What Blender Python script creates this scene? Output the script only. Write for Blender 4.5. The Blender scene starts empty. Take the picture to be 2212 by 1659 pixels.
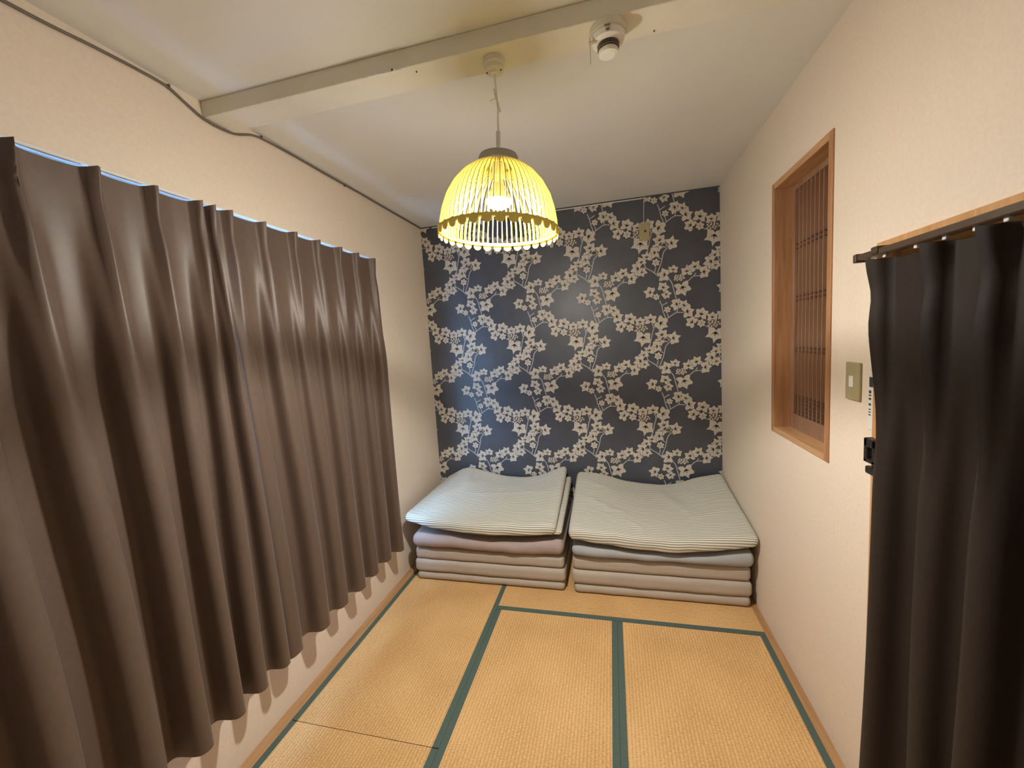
import bpy, bmesh, math, random
from mathutils import Vector, Matrix, noise

random.seed(7)
scene = bpy.context.scene
C = scene.collection
PI = math.pi

# ------------------------------------------------------------------ camera
cam_data = bpy.data.cameras.new('camera')
cam = bpy.data.objects.new('camera', cam_data)
C.objects.link(cam)
cam_data.sensor_fit = 'HORIZONTAL'
cam_data.sensor_width = 36.0
cam_data.lens = 14.168
cam_data.clip_start = 0.02
cam.matrix_world = Matrix(((0.969884, 0.036125, 0.240872, 0.0),
                           (0.235565, 0.112275, -0.965352, 0.0),
                           (-0.061918, 0.99302, 0.100384, 1.5),
                           (0, 0, 0, 1)))
scene.camera = cam

# ------------------------------------------------------------------ world: daylight outside the curtained window
world = bpy.data.worlds.new('daylight')
scene.world = world
world.use_nodes = True
bgn = world.node_tree.nodes['Background']
bgn.inputs[0].default_value = (0.27, 0.56, 1.0, 1)
bgn.inputs[1].default_value = 36.0

# ------------------------------------------------------------------ view
scene.view_settings.view_transform = 'Standard'
scene.view_settings.look = 'None'
scene.view_settings.gamma = 1.0
scene.view_settings.use_curve_mapping = False
scene.view_settings.exposure = 0.0

BULB_STRENGTH = 1620.0
BULB_COLOR = (1.0, 0.97, 0.92)

# ------------------------------------------------------------------ room dimensions (metres)
XL, XR, YB, YF = -1.3956, 0.7218, 2.979, -1.6
ZC = 2.431
T = 0.14                                     # wall thickness

# ------------------------------------------------------------------ materials
def new_mat(name):
    m = bpy.data.materials.new(name)
    m.use_nodes = True
    nt = m.node_tree
    return m, nt, nt.nodes['Principled BSDF']

def N(nt, typ, **kw):
    n = nt.nodes.new(typ)
    for k, v in kw.items():
        setattr(n, k, v)
    return n

def simple(name, col, rough=0.6, spec=0.3, var=0.06, scale=30, bump=0.0, bscale=200, sheen=0.0, metal=0.0, stretch=None):
    """noise-varied principled material"""
    m, nt, b = new_mat(name)
    tc = N(nt, 'ShaderNodeTexCoord')
    src = tc.outputs['Object']
    if stretch:
        mp = N(nt, 'ShaderNodeMapping'); mp.inputs['Scale'].default_value = stretch
        nt.links.new(src, mp.inputs[0]); src = mp.outputs[0]
    nz = N(nt, 'ShaderNodeTexNoise'); nz.inputs['Scale'].default_value = scale; nz.inputs['Detail'].default_value = 4
    nt.links.new(src, nz.inputs['Vector'])
    cr = N(nt, 'ShaderNodeValToRGB')
    cr.color_ramp.elements[0].position = 0.3; cr.color_ramp.elements[1].position = 0.7
    cr.color_ramp.elements[0].color = (*[c * (1 - var) for c in col], 1)
    cr.color_ramp.elements[1].color = (*[min(1, c * (1 + var)) for c in col], 1)
    nt.links.new(nz.outputs['Fac'], cr.inputs[0])
    nt.links.new(cr.outputs[0], b.inputs['Base Color'])
    b.inputs['Roughness'].default_value = rough
    b.inputs['Specular IOR Level'].default_value = spec
    b.inputs['Metallic'].default_value = metal
    if sheen:
        b.inputs['Sheen Weight'].default_value = sheen
        b.inputs['Sheen Roughness'].default_value = 0.4
    if bump:
        n2 = N(nt, 'ShaderNodeTexNoise'); n2.inputs['Scale'].default_value = bscale; n2.inputs['Detail'].default_value = 3
        nt.links.new(src, n2.inputs['Vector'])
        bp = N(nt, 'ShaderNodeBump'); bp.inputs['Strength'].default_value = bump; bp.inputs['Distance'].default_value = 0.002
        nt.links.new(n2.outputs['Fac'], bp.inputs['Height'])
        nt.links.new(bp.outputs[0], b.inputs['Normal'])
    return m

def wood(name, c1, c2, rough=0.5, axis=2, scale=9.0, spec=0.3):
    m, nt, b = new_mat(name)
    tc = N(nt, 'ShaderNodeTexCoord')
    mp = N(nt, 'ShaderNodeMapping')
    s = [scale * 3.0] * 3; s[axis] = scale * 0.22
    mp.inputs['Scale'].default_value = s
    nt.links.new(tc.outputs['Object'], mp.inputs[0])
    nz = N(nt, 'ShaderNodeTexNoise'); nz.inputs['Scale'].default_value = 1.6; nz.inputs['Detail'].default_value = 6
    nz.inputs['Roughness'].default_value = 0.6; nz.inputs['Distortion'].default_value = 0.6
    nt.links.new(mp.outputs[0], nz.inputs['Vector'])
    cr = N(nt, 'ShaderNodeValToRGB')
    cr.color_ramp.elements[0].position = 0.32; cr.color_ramp.elements[1].position = 0.68
    cr.color_ramp.elements[0].color = (*c1, 1); cr.color_ramp.elements[1].color = (*c2, 1)
    nt.links.new(nz.outputs['Fac'], cr.inputs[0])
    nt.links.new(cr.outputs[0], b.inputs['Base Color'])
    b.inputs['Roughness'].default_value = rough
    b.inputs['Specular IOR Level'].default_value = spec
    bp = N(nt, 'ShaderNodeBump'); bp.inputs['Strength'].default_value = 0.15; bp.inputs['Distance'].default_value = 0.001
    nt.links.new(nz.outputs['Fac'], bp.inputs['Height']); nt.links.new(bp.outputs[0], b.inputs['Normal'])
    return m

def tatami_mat(name, along_y=True):
    m, nt, b = new_mat(name)
    tc = N(nt, 'ShaderNodeTexCoord')
    sp = N(nt, 'ShaderNodeSeparateXYZ'); nt.links.new(tc.outputs['Object'], sp.inputs[0])
    a, c = (sp.outputs['X'], sp.outputs['Y']) if along_y else (sp.outputs['Y'], sp.outputs['X'])
    def mth(op, x, y=None):
        n = N(nt, 'ShaderNodeMath', operation=op)
        for i, v in enumerate((x, y)):
            if v is None: continue
            if isinstance(v, (int, float)): n.inputs[i].default_value = v
            else: nt.links.new(v, n.inputs[i])
        return n.outputs[0]
    rib = mth('ABSOLUTE', mth('SINE', mth('MULTIPLY', a, PI / 0.0135)))          # raised rush rows
    rib = mth('POWER', rib, 0.6)
    thr = mth('SINE', mth('MULTIPLY', c, 2 * PI / 0.0042))                       # crossing stalks
    nzm = N(nt, 'ShaderNodeMapping'); nzm.inputs['Scale'].default_value = (75, 260, 1) if along_y else (260, 75, 1)
    nt.links.new(tc.outputs['Object'], nzm.inputs[0])
    nz = N(nt, 'ShaderNodeTexNoise'); nz.inputs['Scale'].default_value = 1.0; nz.inputs['Detail'].default_value = 3
    nt.links.new(nzm.outputs[0], nz.inputs['Vector'])
    big = N(nt, 'ShaderNodeTexNoise'); big.inputs['Scale'].default_value = 3.0; big.inputs['Detail'].default_value = 3
    nt.links.new(tc.outputs['Object'], big.inputs['Vector'])
    cr = N(nt, 'ShaderNodeValToRGB')
    e = cr.color_ramp.elements
    e[0].position = 0.22; e[0].color = (0.50, 0.27, 0.095, 1)
    e[1].position = 0.80; e[1].color = (0.80, 0.51, 0.23, 1)
    f = mth('ADD', mth('MULTIPLY', rib, 0.36), mth('SUBTRACT', mth('MULTIPLY', nz.outputs['Fac'], 1.15), 0.28))
    f = mth('ADD', f, mth('MULTIPLY', mth('SUBTRACT', big.outputs['Fac'], 0.5), 0.6))
    f = mth('ADD', f, mth('MULTIPLY', thr, 0.03))
    nt.links.new(f, cr.inputs[0]); nt.links.new(cr.outputs[0], b.inputs['Base Color'])
    b.inputs['Roughness'].default_value = 0.40
    b.inputs['Specular IOR Level'].default_value = 0.35
    bp = N(nt, 'ShaderNodeBump'); bp.inputs['Strength'].default_value = 0.5; bp.inputs['Distance'].default_value = 0.0012
    nt.links.new(mth('ADD', rib, mth('MULTIPLY', nz.outputs['Fac'], 0.5)), bp.inputs['Height'])
    nt.links.new(bp.outputs[0], b.inputs['Normal'])
    return m

def stripe_mat(name, c_dark, c_light, period):
    """woven stripes that follow the cloth: UV v runs over the fold"""
    m, nt, b = new_mat(name)
    uv = N(nt, 'ShaderNodeUVMap')
    sp = N(nt, 'ShaderNodeSeparateXYZ'); nt.links.new(uv.outputs[0], sp.inputs[0])
    mu = N(nt, 'ShaderNodeMath', operation='MULTIPLY'); mu.inputs[1].default_value = 2 * PI / period
    nt.links.new(sp.outputs['Y'], mu.inputs[0])
    si = N(nt, 'ShaderNodeMath', operation='SINE'); nt.links.new(mu.outputs[0], si.inputs[0])
    cr = N(nt, 'ShaderNodeValToRGB')
    e = cr.color_ramp.elements
    e[0].position = 0.30; e[0].color = (*c_dark, 1)
    e[1].position = 0.72; e[1].color = (*c_light, 1)
    mr = N(nt, 'ShaderNodeMath', operation='MULTIPLY_ADD'); mr.inputs[1].default_value = 0.5; mr.inputs[2].default_value = 0.5
    nt.links.new(si.outputs[0], mr.inputs[0]); nt.links.new(mr.outputs[0], cr.inputs[0])
    nt.links.new(cr.outputs[0], b.inputs['Base Color'])
    b.inputs['Roughness'].default_value = 0.8
    b.inputs['Specular IOR Level'].default_value = 0.2
    b.inputs['Sheen Weight'].default_value = 0.15
    return m

M = {}
M['wall'] = simple('cream_vinyl_wallpaper', (0.80, 0.685, 0.555), 0.75, 0.2, 0.03, 90, 0.35, 260)
M['ceiling'] = simple('ceiling_paint', (0.78, 0.775, 0.73), 0.6, 0.3, 0.02, 3, 0.04, 60)
M['beam'] = simple('beam_paint', (0.78, 0.745, 0.64), 0.55, 0.3, 0.03, 8, 0.05, 60)
M['navy'] = simple('navy_wallpaper', (0.070, 0.075, 0.092), 0.40, 0.5, 0.16, 5, 0.12, 25)
M['halo'] = simple('navy_print_outline', (0.026, 0.027, 0.033), 0.45, 0.45, 0.1, 20)  # dark printed outline around leaves and flowers
M['leafprint'] = simple('cream_leaf_print', (0.58, 0.53, 0.45), 0.5, 0.4, 0.08, 40)
M['stemprint'] = simple('pale_stem_print', (0.48, 0.48, 0.47), 0.5, 0.4, 0.06, 40)
M['veinprint'] = simple('brown_vein_print', (0.13, 0.10, 0.075), 0.5, 0.4, 0.1, 40)
M['wood_y'] = wood('cedar_along', (0.46, 0.25, 0.12), (0.62, 0.36, 0.18), 0.5, 1)
M['wood_z'] = wood('cedar_upright', (0.34, 0.165, 0.075), (0.50, 0.265, 0.13), 0.5, 2)
M['wood_dark'] = wood('lattice_cedar', (0.26, 0.14, 0.082), (0.39, 0.235, 0.15), 0.5, 2)
M['wood_deep'] = wood('dark_cross_bar_wood', (0.10, 0.048, 0.024), (0.17, 0.085, 0.044), 0.5, 1)  # darker brown used for the cross bars alone
M['strip'] = wood('floor_edge_wood', (0.38, 0.20, 0.085), (0.52, 0.30, 0.14), 0.45, 1)
M['casing'] = wood('door_casing_wood', (0.50, 0.26, 0.10), (0.64, 0.36, 0.16), 0.45, 2)
M['tatami'] = tatami_mat('tatami_rush', True)
M['tatami_x'] = tatami_mat('tatami_rush_cross', False)
M['border'] = simple('green_mat_border', (0.088, 0.128, 0.108), 0.75, 0.2, 0.10, 300, 0.2, 500)
M['curtain'] = simple('brown_blackout_cloth', (0.112, 0.074, 0.055), 0.46, 0.45, 0.05, 60, 0.06, 900, sheen=0.25)
M['doorcloth'] = simple('dark_brown_door_cloth', (0.022, 0.0135, 0.0095), 0.65, 0.22, 0.08, 120, 0.08, 800, sheen=0.06)
M['rail_white'] = simple('white_rail', (0.75, 0.75, 0.76), 0.3, 0.5, 0.02, 20)
M['rail_dark'] = simple('dark_brown_rail', (0.075, 0.048, 0.030), 0.4, 0.4, 0.1, 20)
M['white'] = simple('white_plastic', (0.78, 0.76, 0.70), 0.4, 0.4, 0.02, 20)
M['cream_plastic'] = simple('cream_plastic', (0.70, 0.66, 0.55), 0.4, 0.4, 0.02, 20)
M['black'] = simple('black_plastic', (0.014, 0.012, 0.013), 0.35, 0.5, 0.05, 20)
M['grey_dark'] = simple('dark_grey', (0.05, 0.045, 0.04), 0.5, 0.4, 0.05, 20)
M['olive'] = simple('olive_switch_plate', (0.40, 0.345, 0.19), 0.4, 0.4, 0.03, 20)
M['cable'] = simple('grey_cable', (0.17, 0.14, 0.115), 0.5, 0.4, 0.05, 20)
M['yellow'] = simple('yellow_rib', (0.80, 0.66, 0.16), 0.5, 0.3, 0.05, 30)
M['lampgrey'] = simple('grey_lamp_metal', (0.30, 0.29, 0.30), 0.45, 0.4, 0.03, 30)
M['quilt'] = stripe_mat('striped_quilt', (0.31, 0.295, 0.24), (0.78, 0.76, 0.66), 0.0155)
M['mattress'] = simple('grey_beige_mattress', (0.50, 0.435, 0.365), 0.85, 0.2, 0.03, 12, 0.2, 900, sheen=0.1)
M['mauve'] = simple('mauve_blanket', (0.42, 0.335, 0.31), 0.85, 0.2, 0.04, 12, 0.2, 900, sheen=0.2)
M['bluegrey'] = simple('blue_grey_blanket', (0.40, 0.41, 0.42), 0.85, 0.2, 0.04, 12, 0.2, 900, sheen=0.2)
M['navycloth'] = simple('dark_navy_cloth', (0.02, 0.022, 0.03), 0.8, 0.2, 0.05, 30)
M['metal'] = simple('brushed_metal', (0.5, 0.5, 0.5), 0.35, 0.5, 0.03, 50, metal=0.8)
M['door'] = wood('door_panel_wood', (0.30, 0.19, 0.11), (0.40, 0.26, 0.15), 0.5, 2, 5)

def emit_mat(name, col, strength):
    m = bpy.data.materials.new(name); m.use_nodes = True
    nt = m.node_tree; nt.nodes.clear()
    e = N(nt, 'ShaderNodeEmission'); e.inputs[0].default_value = (*col, 1); e.inputs[1].default_value = strength
    o = N(nt, 'ShaderNodeOutputMaterial'); nt.links.new(e.outputs[0], o.inputs[0])
    return m
M['bulb'] = emit_mat('lit_bulb', BULB_COLOR, BULB_STRENGTH)

def glass_mat():
    m = bpy.data.materials.new('window_glass'); m.use_nodes = True
    nt = m.node_tree; nt.nodes.clear()
    t = N(nt, 'ShaderNodeBsdfTransparent'); t.inputs[0].default_value = (0.93, 0.96, 0.97, 1)
    g = N(nt, 'ShaderNodeBsdfGlossy'); g.inputs['Roughness'].default_value = 0.03
    mx = N(nt, 'ShaderNodeMixShader'); o = N(nt, 'ShaderNodeOutputMaterial')
    mx.inputs[0].default_value = 0.06; nt.links.new(t.outputs[0], mx.inputs[1]); nt.links.new(g.outputs[0], mx.inputs[2])
    nt.links.new(mx.outputs[0], o.inputs[0])
    return m
M['glass'] = glass_mat()

# ------------------------------------------------------------------ mesh helpers
def bbox(bm, x0, x1, y0, y1, z0, z1, bevel=0.0, seg=2, mi=0):
    vs = [bm.verts.new((x, y, z)) for x in (x0, x1) for y in (y0, y1) for z in (z0, z1)]
    fs = [bm.faces.new([vs[i] for i in q]) for q in ((0, 1, 3, 2), (4, 6, 7, 5), (0, 4, 5, 1), (2, 3, 7, 6), (0, 2, 6, 4), (1, 5, 7, 3))]
    for f in fs: f.material_index = mi
    if bevel:
        es = list({e for f in fs for e in f.edges})
        bmesh.ops.bevel(bm, geom=es, offset=bevel, segments=seg, profile=0.5, affect='EDGES')

def cyl(bm, p0, p1, r0, r1=None, seg=20, mi=0, caps=True):
    r1 = r0 if r1 is None else r1
    p0, p1 = Vector(p0), Vector(p1)
    ax = (p1 - p0).normalized()
    u = ax.orthogonal().normalized(); v = ax.cross(u)
    a = [bm.verts.new(p0 + r0 * (u * math.cos(t) + v * math.sin(t))) for t in [2 * PI * i / seg for i in range(seg)]]
    b = [bm.verts.new(p1 + r1 * (u * math.cos(t) + v * math.sin(t))) for t in [2 * PI * i / seg for i in range(seg)]]
    for i in range(seg):
        f = bm.faces.new((a[i], a[(i + 1) % seg], b[(i + 1) % seg], b[i])); f.material_index = mi
    if caps:
        f = bm.faces.new(a[::-1]); f.material_index = mi
        f = bm.faces.new(b); f.material_index = mi

def lathe(bm, prof, center=(0, 0, 0), seg=40):
    """prof: list of (r, z)"""
    cx, cy, cz = center
    rings = []
    for r, z in prof:
        if r < 1e-6:
            rings.append([bm.verts.new((cx, cy, cz + z))])
        else:
            rings.append([bm.verts.new((cx + r * math.cos(2 * PI * i / seg), cy + r * math.sin(2 * PI * i / seg), cz + z)) for i in range(seg)])
    for a, b in zip(rings, rings[1:]):
        for i in range(seg):
            j = (i + 1) % seg
            if len(a) == 1 and len(b) == 1: continue
            if len(a) == 1: bm.faces.new((a[0], b[j], b[i]))
            elif len(b) == 1: bm.faces.new((a[i], a[j], b[0]))
            else: bm.faces.new((a[i], a[j], b[j], b[i]))

def tube(bm, pts, r, seg=10):
    pts = [Vector(p) for p in pts]
    rings = []
    u = None
    for i, p in enumerate(pts):
        d = (pts[min(i + 1, len(pts) - 1)] - pts[max(i - 1, 0)]).normalized()
        if u is None: u = d.orthogonal().normalized()
        u = (u - d * u.dot(d)).normalized(); v = d.cross(u)
        rings.append([bm.verts.new(p + r * (u * math.cos(2 * PI * k / seg) + v * math.sin(2 * PI * k / seg))) for k in range(seg)])
    for a, b in zip(rings, rings[1:]):
        for k in range(seg):
            bm.faces.new((a[k], a[(k + 1) % seg], b[(k + 1) % seg], b[k]))
    bm.faces.new(rings[0][::-1]); bm.faces.new(rings[-1])

def smooth_path(pts, n=6):
    """Catmull-Rom resampling"""
    pts = [Vector(p) for p in pts]
    out = []
    for i in range(len(pts) - 1):
        p0, p1, p2, p3 = pts[max(i - 1, 0)], pts[i], pts[i + 1], pts[min(i + 2, len(pts) - 1)]
        for k in range(n):
            t = k / n
            out.append(0.5 * ((2 * p1) + (p2 - p0) * t + (2 * p0 - 5 * p1 + 4 * p2 - p3) * t * t + (3 * p1 - p0 - 3 * p2 + p3) * t ** 3))
    out.append(pts[-1])
    return out

def obj(name, bm, mats, parent=None, smooth=False, loc=None):
    me = bpy.data.meshes.new(name)
    bmesh.ops.recalc_face_normals(bm, faces=bm.faces[:])
    bm.to_mesh(me); bm.free()
    for m in (mats if isinstance(mats, (list, tuple)) else [mats]):
        me.materials.append(m)
    if smooth:
        for p in me.polygons: p.use_smooth = True
    o = bpy.data.objects.new(name, me)
    C.objects.link(o)
    if parent: o.parent = parent
    if loc: o.location = loc
    return o

def tag(o, label, cat, group=None):
    o['label'] = label; o['category'] = cat
    if group: o['group'] = group
    return o

def thing(name, label, cat, loc=(0, 0, 0), group=None):
    o = bpy.data.objects.new(name, None)
    o.empty_display_size = 0.05
    C.objects.link(o); o.location = loc
    return tag(o, label, cat, group)

def struct(name, bm, mats, label=None, parent=None):
    o = obj(name, bm, mats, parent)
    if not parent: o['kind'] = 'structure'
    if label: o['label'] = label
    return o

def struct_empty(name, label, loc=(0, 0, 0)):
    o = bpy.data.objects.new(name, None); C.objects.link(o); o.location = loc
    o['kind'] = 'structure'; o['label'] = label
    return o

def part_box(name, parent, m, x0, x1, y0, y1, z0, z1, bevel=0.0, seg=2, smooth=False):
    """a box part; coordinates are in world space, parent origin removed"""
    bm = bmesh.new()
    px, py, pz = parent.location if parent else (0, 0, 0)
    bbox(bm, x0 - px, x1 - px, y0 - py, y1 - py, z0 - pz, z1 - pz, bevel, seg)
    return obj(name, bm, m, parent, smooth)

# ================================================================== THE SETTING
def wall_grid(name, plane, a0, a1, us, zs, holes, mats, label):
    """solid wall between a0..a1 along x (plane 'x') or y, with rectangular openings; us: cuts along the wall, zs: cuts in height"""
    bm = bmesh.new()
    solid = {}
    for i in range(len(us) - 1):
        for j in range(len(zs) - 1):
            cu, cz = (us[i] + us[i + 1]) / 2, (zs[j] + zs[j + 1]) / 2
            solid[i, j] = not any(h[0] < cu < h[1] and h[2] < cz < h[3] for h in holes)
    V = {}
    def vert(a, u, z):
        k = (a, u, z)
        if k not in V: V[k] = bm.verts.new((a, u, z) if plane == 'x' else (u, a, z))
        return V[k]
    for (i, j), s in solid.items():
        if not s: continue
        u0, u1, z0, z1 = us[i], us[i + 1], zs[j], zs[j + 1]
        for a in (a0, a1): bm.faces.new([vert(a, u0, z0), vert(a, u1, z0), vert(a, u1, z1), vert(a, u0, z1)])
        for di, dj, e in ((-1, 0, ((u0, z0), (u0, z1))), (1, 0, ((u1, z0), (u1, z1))), (0, -1, ((u0, z0), (u1, z0))), (0, 1, ((u0, z1), (u1, z1)))):
            if not solid.get((i + di, j + dj), False):
                (ua, za), (ub, zb) = e
                bm.faces.new([vert(a0, ua, za), vert(a0, ub, zb), vert(a1, ub, zb), vert(a1, ua, za)])
    return struct(name, bm, mats, label)

# floor slab under the mats
bm = bmesh.new(); bbox(bm, XL - T, XR + T, YF - T, YB + T, -0.16, -0.032)
struct('floor', bm, M['strip'], 'wooden sub-floor under the tatami mats')
# ceiling
bm = bmesh.new(); bbox(bm, XL - T, XR + T, YF - T, YB + T, ZC, ZC + 0.1)
ceil = struct('ceiling', bm, M['ceiling'], 'off-white painted ceiling')
# walls
WY0, WY1, WZ0, WZ1 = 0.26, 2.125, 0.46, 1.90            # left window opening
wall_grid('wall_left', 'x', XL - T, XL, [YF - T, WY0, WY1, YB], [-0.05, WZ0, WZ1, ZC], [(WY0, WY1, WZ0, WZ1)], M['wall'],
          'cream wallpapered wall with the curtained window')
RY0, RY1, RZ0, RZ1 = 1.580, 2.086, 1.020, 2.121         # recessed lattice window
DY0, DY1, DZ1 = 0.42, 1.25, 1.645                       # doorway
wall_grid('wall_right', 'x', XR, XR + T, [YF - T, DY0, DY1, RY0, RY1, YB], [-0.05, RZ0, DZ1, RZ1, ZC],
          [(DY0, DY1, -0.05, DZ1), (RY0, RY1, RZ0, RZ1)], M['wall'], 'cream wallpapered wall with lattice window and curtained doorway')
bm = bmesh.new(); bbox(bm, XL - T, XR + T, YB, YB + T, -0.05, ZC)
wall_back = struct('wall_back', bm, M['navy'], 'dark navy wallpapered wall with a cream ivy leaf print')
bm = bmesh.new(); bbox(bm, XL, XR, YF - T, YF, -0.05, ZC)
struct('wall_front', bm, M['wall'], 'cream wallpapered wall behind the viewer')

# ceiling beam
bm = bmesh.new(); bbox(bm, XL, XR, 1.246, 1.357, 2.374, ZC, 0.002, 1)
beam = struct('trim_1', bm, M['beam'], 'cream painted ceiling beam crossing the room')
bm = bmesh.new()
for k in range(9):
    x = -0.74 + 0.017 * k
    bbox(bm, x, x + random.uniform(0.012, 0.024), 1.2435, 1.250 + random.uniform(0, 0.006), 2.3725 - random.uniform(0, 0.002), 2.379 + random.uniform(0, 0.005), 0.001, 1)
struct('filler_patch', bm, M['white'], 'rough white filler on the edge', beam)
bm = bmesh.new(); cyl(bm, (-0.565, 1.272, 2.371), (-0.565, 1.272, 2.375), 0.0025, seg=8)
struct('nail', bm, M['grey_dark'], None, beam)
bm = bmesh.new(); cyl(bm, (0.155, 1.338, 2.370), (0.155, 1.338, 2.375), 0.0018, seg=8)
struct('nail', bm, M['grey_dark'], None, beam)

# narrow wooden strips flush with the mats
bm = bmesh.new(); bbox(bm, XL, -1.3445, YF, YB, -0.032, 0.001, 0.001, 1)
struct('baseboard_left', bm, M['strip'], 'narrow wooden floor strip along the curtained wall')
bm = bmesh.new(); bbox(bm, 0.6885, XR, YF, YB, -0.032, 0.001, 0.001, 1)
struct('baseboard_right', bm, M['strip'], 'narrow wooden floor strip along the lattice window wall')

# ---------------------------------------------------------------- wallpaper print on the back wall
LEAVES = ((-0.086,1.261,-1,0.2,0.0494),(-0.035,1.287,0.1,1,0.0362),(0.051,1.267,0,1,0.0428),(0.103,1.292,-0.4,1,0.0448),(0.153,1.256,1,0.1,0.0461),(0.021,1.172,0.3,-1,0.0593),(-0.182,1.151,-1,0.2,0.0448),(-0.103,1.174,0.5,0.9,0.0428),(-0.085,1.133,0.5,-0.6,0.0362),(-0.013,1.059,-0.9,-0.2,0.0461),(0.027,1.044,0.4,0.8,0.0395),(0.045,1.003,0.9,0.2,0.0494),(0.081,0.928,-0.9,0.6,0.0461),(0.136,0.975,0.3,1,0.0494),(0.205,0.951,0.1,1,0.0395),(0.224,0.852,-0.2,-1,0.0626),(0.275,0.961,0,1,0.0461),(0.337,0.94,0.8,-0.5,0.056),(-0.116,0.853,-0.3,1,0.0461),(-0.129,0.815,-0.4,-0.4,0.0362),(-0.047,0.828,1,0.3,0.0474),(-0.147,0.779,-1,-0.1,0.0448),(-0.202,0.75,0,1,0.0395),(-0.238,0.72,-0.5,1,0.0395),(-0.26,0.684,-0.7,-0.2,0.0494),(-0.238,0.66,0.3,-1,0.0362))
BERRIES = ((0.001,1.232,0.0357,0.022),(0.212,0.912,0.0412,0.0275),(-0.089,0.82,0.0192,0.0137))
FLOWERS = ((-0.147,1.118,0.0231),(-0.078,1.026,0.0231),(0.136,0.919,0.0275),(-0.145,0.711,0.0264))
STEMS = (((-0.133,1.266),(-0.083,1.256),(-0.059,1.226),(-0.044,1.2),(-0.032,1.148),(-0.018,1.091)),((0.03,1.186),(0.058,1.207),(0.093,1.234),(0.142,1.233)),((0.093,1.234),(0.108,1.256)),((-0.126,1.091),(-0.113,1.053),(-0.104,1.012),(-0.086,0.961)),((-0.113,1.054),(-0.076,1.075)),((-0.095,0.943),(-0.086,0.96),(-0.055,0.982),(-0.018,1.002),(0.026,0.998)),((-0.018,1.002),(-0.009,1.033)),((-0.079,1.006),(-0.072,0.974)),((0.282,0.947),(0.294,0.907),(0.284,0.868),(0.264,0.772)),((0.294,0.907),(0.326,0.927)),((0.161,0.898),(0.188,0.889)),((0.363,0.937),(0.381,0.954)),((-0.059,0.808),(-0.093,0.776),(-0.11,0.708),(-0.142,0.628)),((-0.151,0.759),(-0.11,0.732)),((-0.218,0.714),(-0.211,0.684),(-0.169,0.655),(-0.128,0.616)),((-0.257,0.685),(-0.211,0.683)),((-0.144,0.685),(-0.155,0.646)))

PX, PZ = 0.464, 0.637
LEAF = [(90, 1.0), (76, 0.74), (62, 0.64), (48, 0.80), (34, 0.96), (20, 0.76), (4, 0.62), (-16, 0.70), (-32, 0.80), (-50, 0.62), (-70, 0.40), (-90, 0.18)]
LEAF = LEAF + [(180 - a, r) for a, r in LEAF[-2:0:-1]]
pm = bmesh.new()
Y_HALO, Y_STEM, Y_LEAF, Y_VEIN = (YB - d for d in (0.0003, 0.0006, 0.0009, 0.0012))
def poly(pts, y, mi):
    f = pm.faces.new([pm.verts.new((x, y, z)) for x, z in pts]); f.material_index = mi
def leaf(cx, cz, dx, dz, r, y, mi, k=1.0, seed=0):
    th = math.atan2(dz, dx) - PI / 2
    # fan of quads keeps the star outline clean
    rr = random.Random(seed)
    out = []
    for a, q in LEAF:
        a = math.radians(a) + th
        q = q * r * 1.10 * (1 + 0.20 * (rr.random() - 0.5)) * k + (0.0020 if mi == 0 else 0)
        out.append((cx + q * math.cos(a), cz + q * math.sin(a)))
    c = pm.verts.new((cx, y, cz))
    vs = [pm.verts.new((x, y, z)) for x, z in out]
    for i in range(len(vs)):
        f = pm.faces.new((c, vs[i], vs[(i + 1) % len(vs)])); f.material_index = mi
def disc(cx, cz, rx, rz, y, mi, n=9):
    poly([(cx + rx * math.cos(2 * PI * i / n), cz + rz * math.sin(2 * PI * i / n)) for i in range(n)], y, mi)
def ribbon(pts, w, y, mi):
    p = smooth_path([(x, 0, z) for x, z in pts], 4)
    L = []
    for i, q in enumerate(p):
        d = (p[min(i + 1, len(p) - 1)] - p[max(i - 1, 0)]).normalized()
        n = Vector((-d.z, 0, d.x)) * w * 0.5
        L.append((pm.verts.new((q.x + n.x, y, q.z + n.z)), pm.verts.new((q.x - n.x, y, q.z - n.z))))
    for a, b in zip(L, L[1:]):
        f = pm.faces.new((a[0], b[0], b[1], a[1])); f.material_index = mi
cols = [pm, ]
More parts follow.
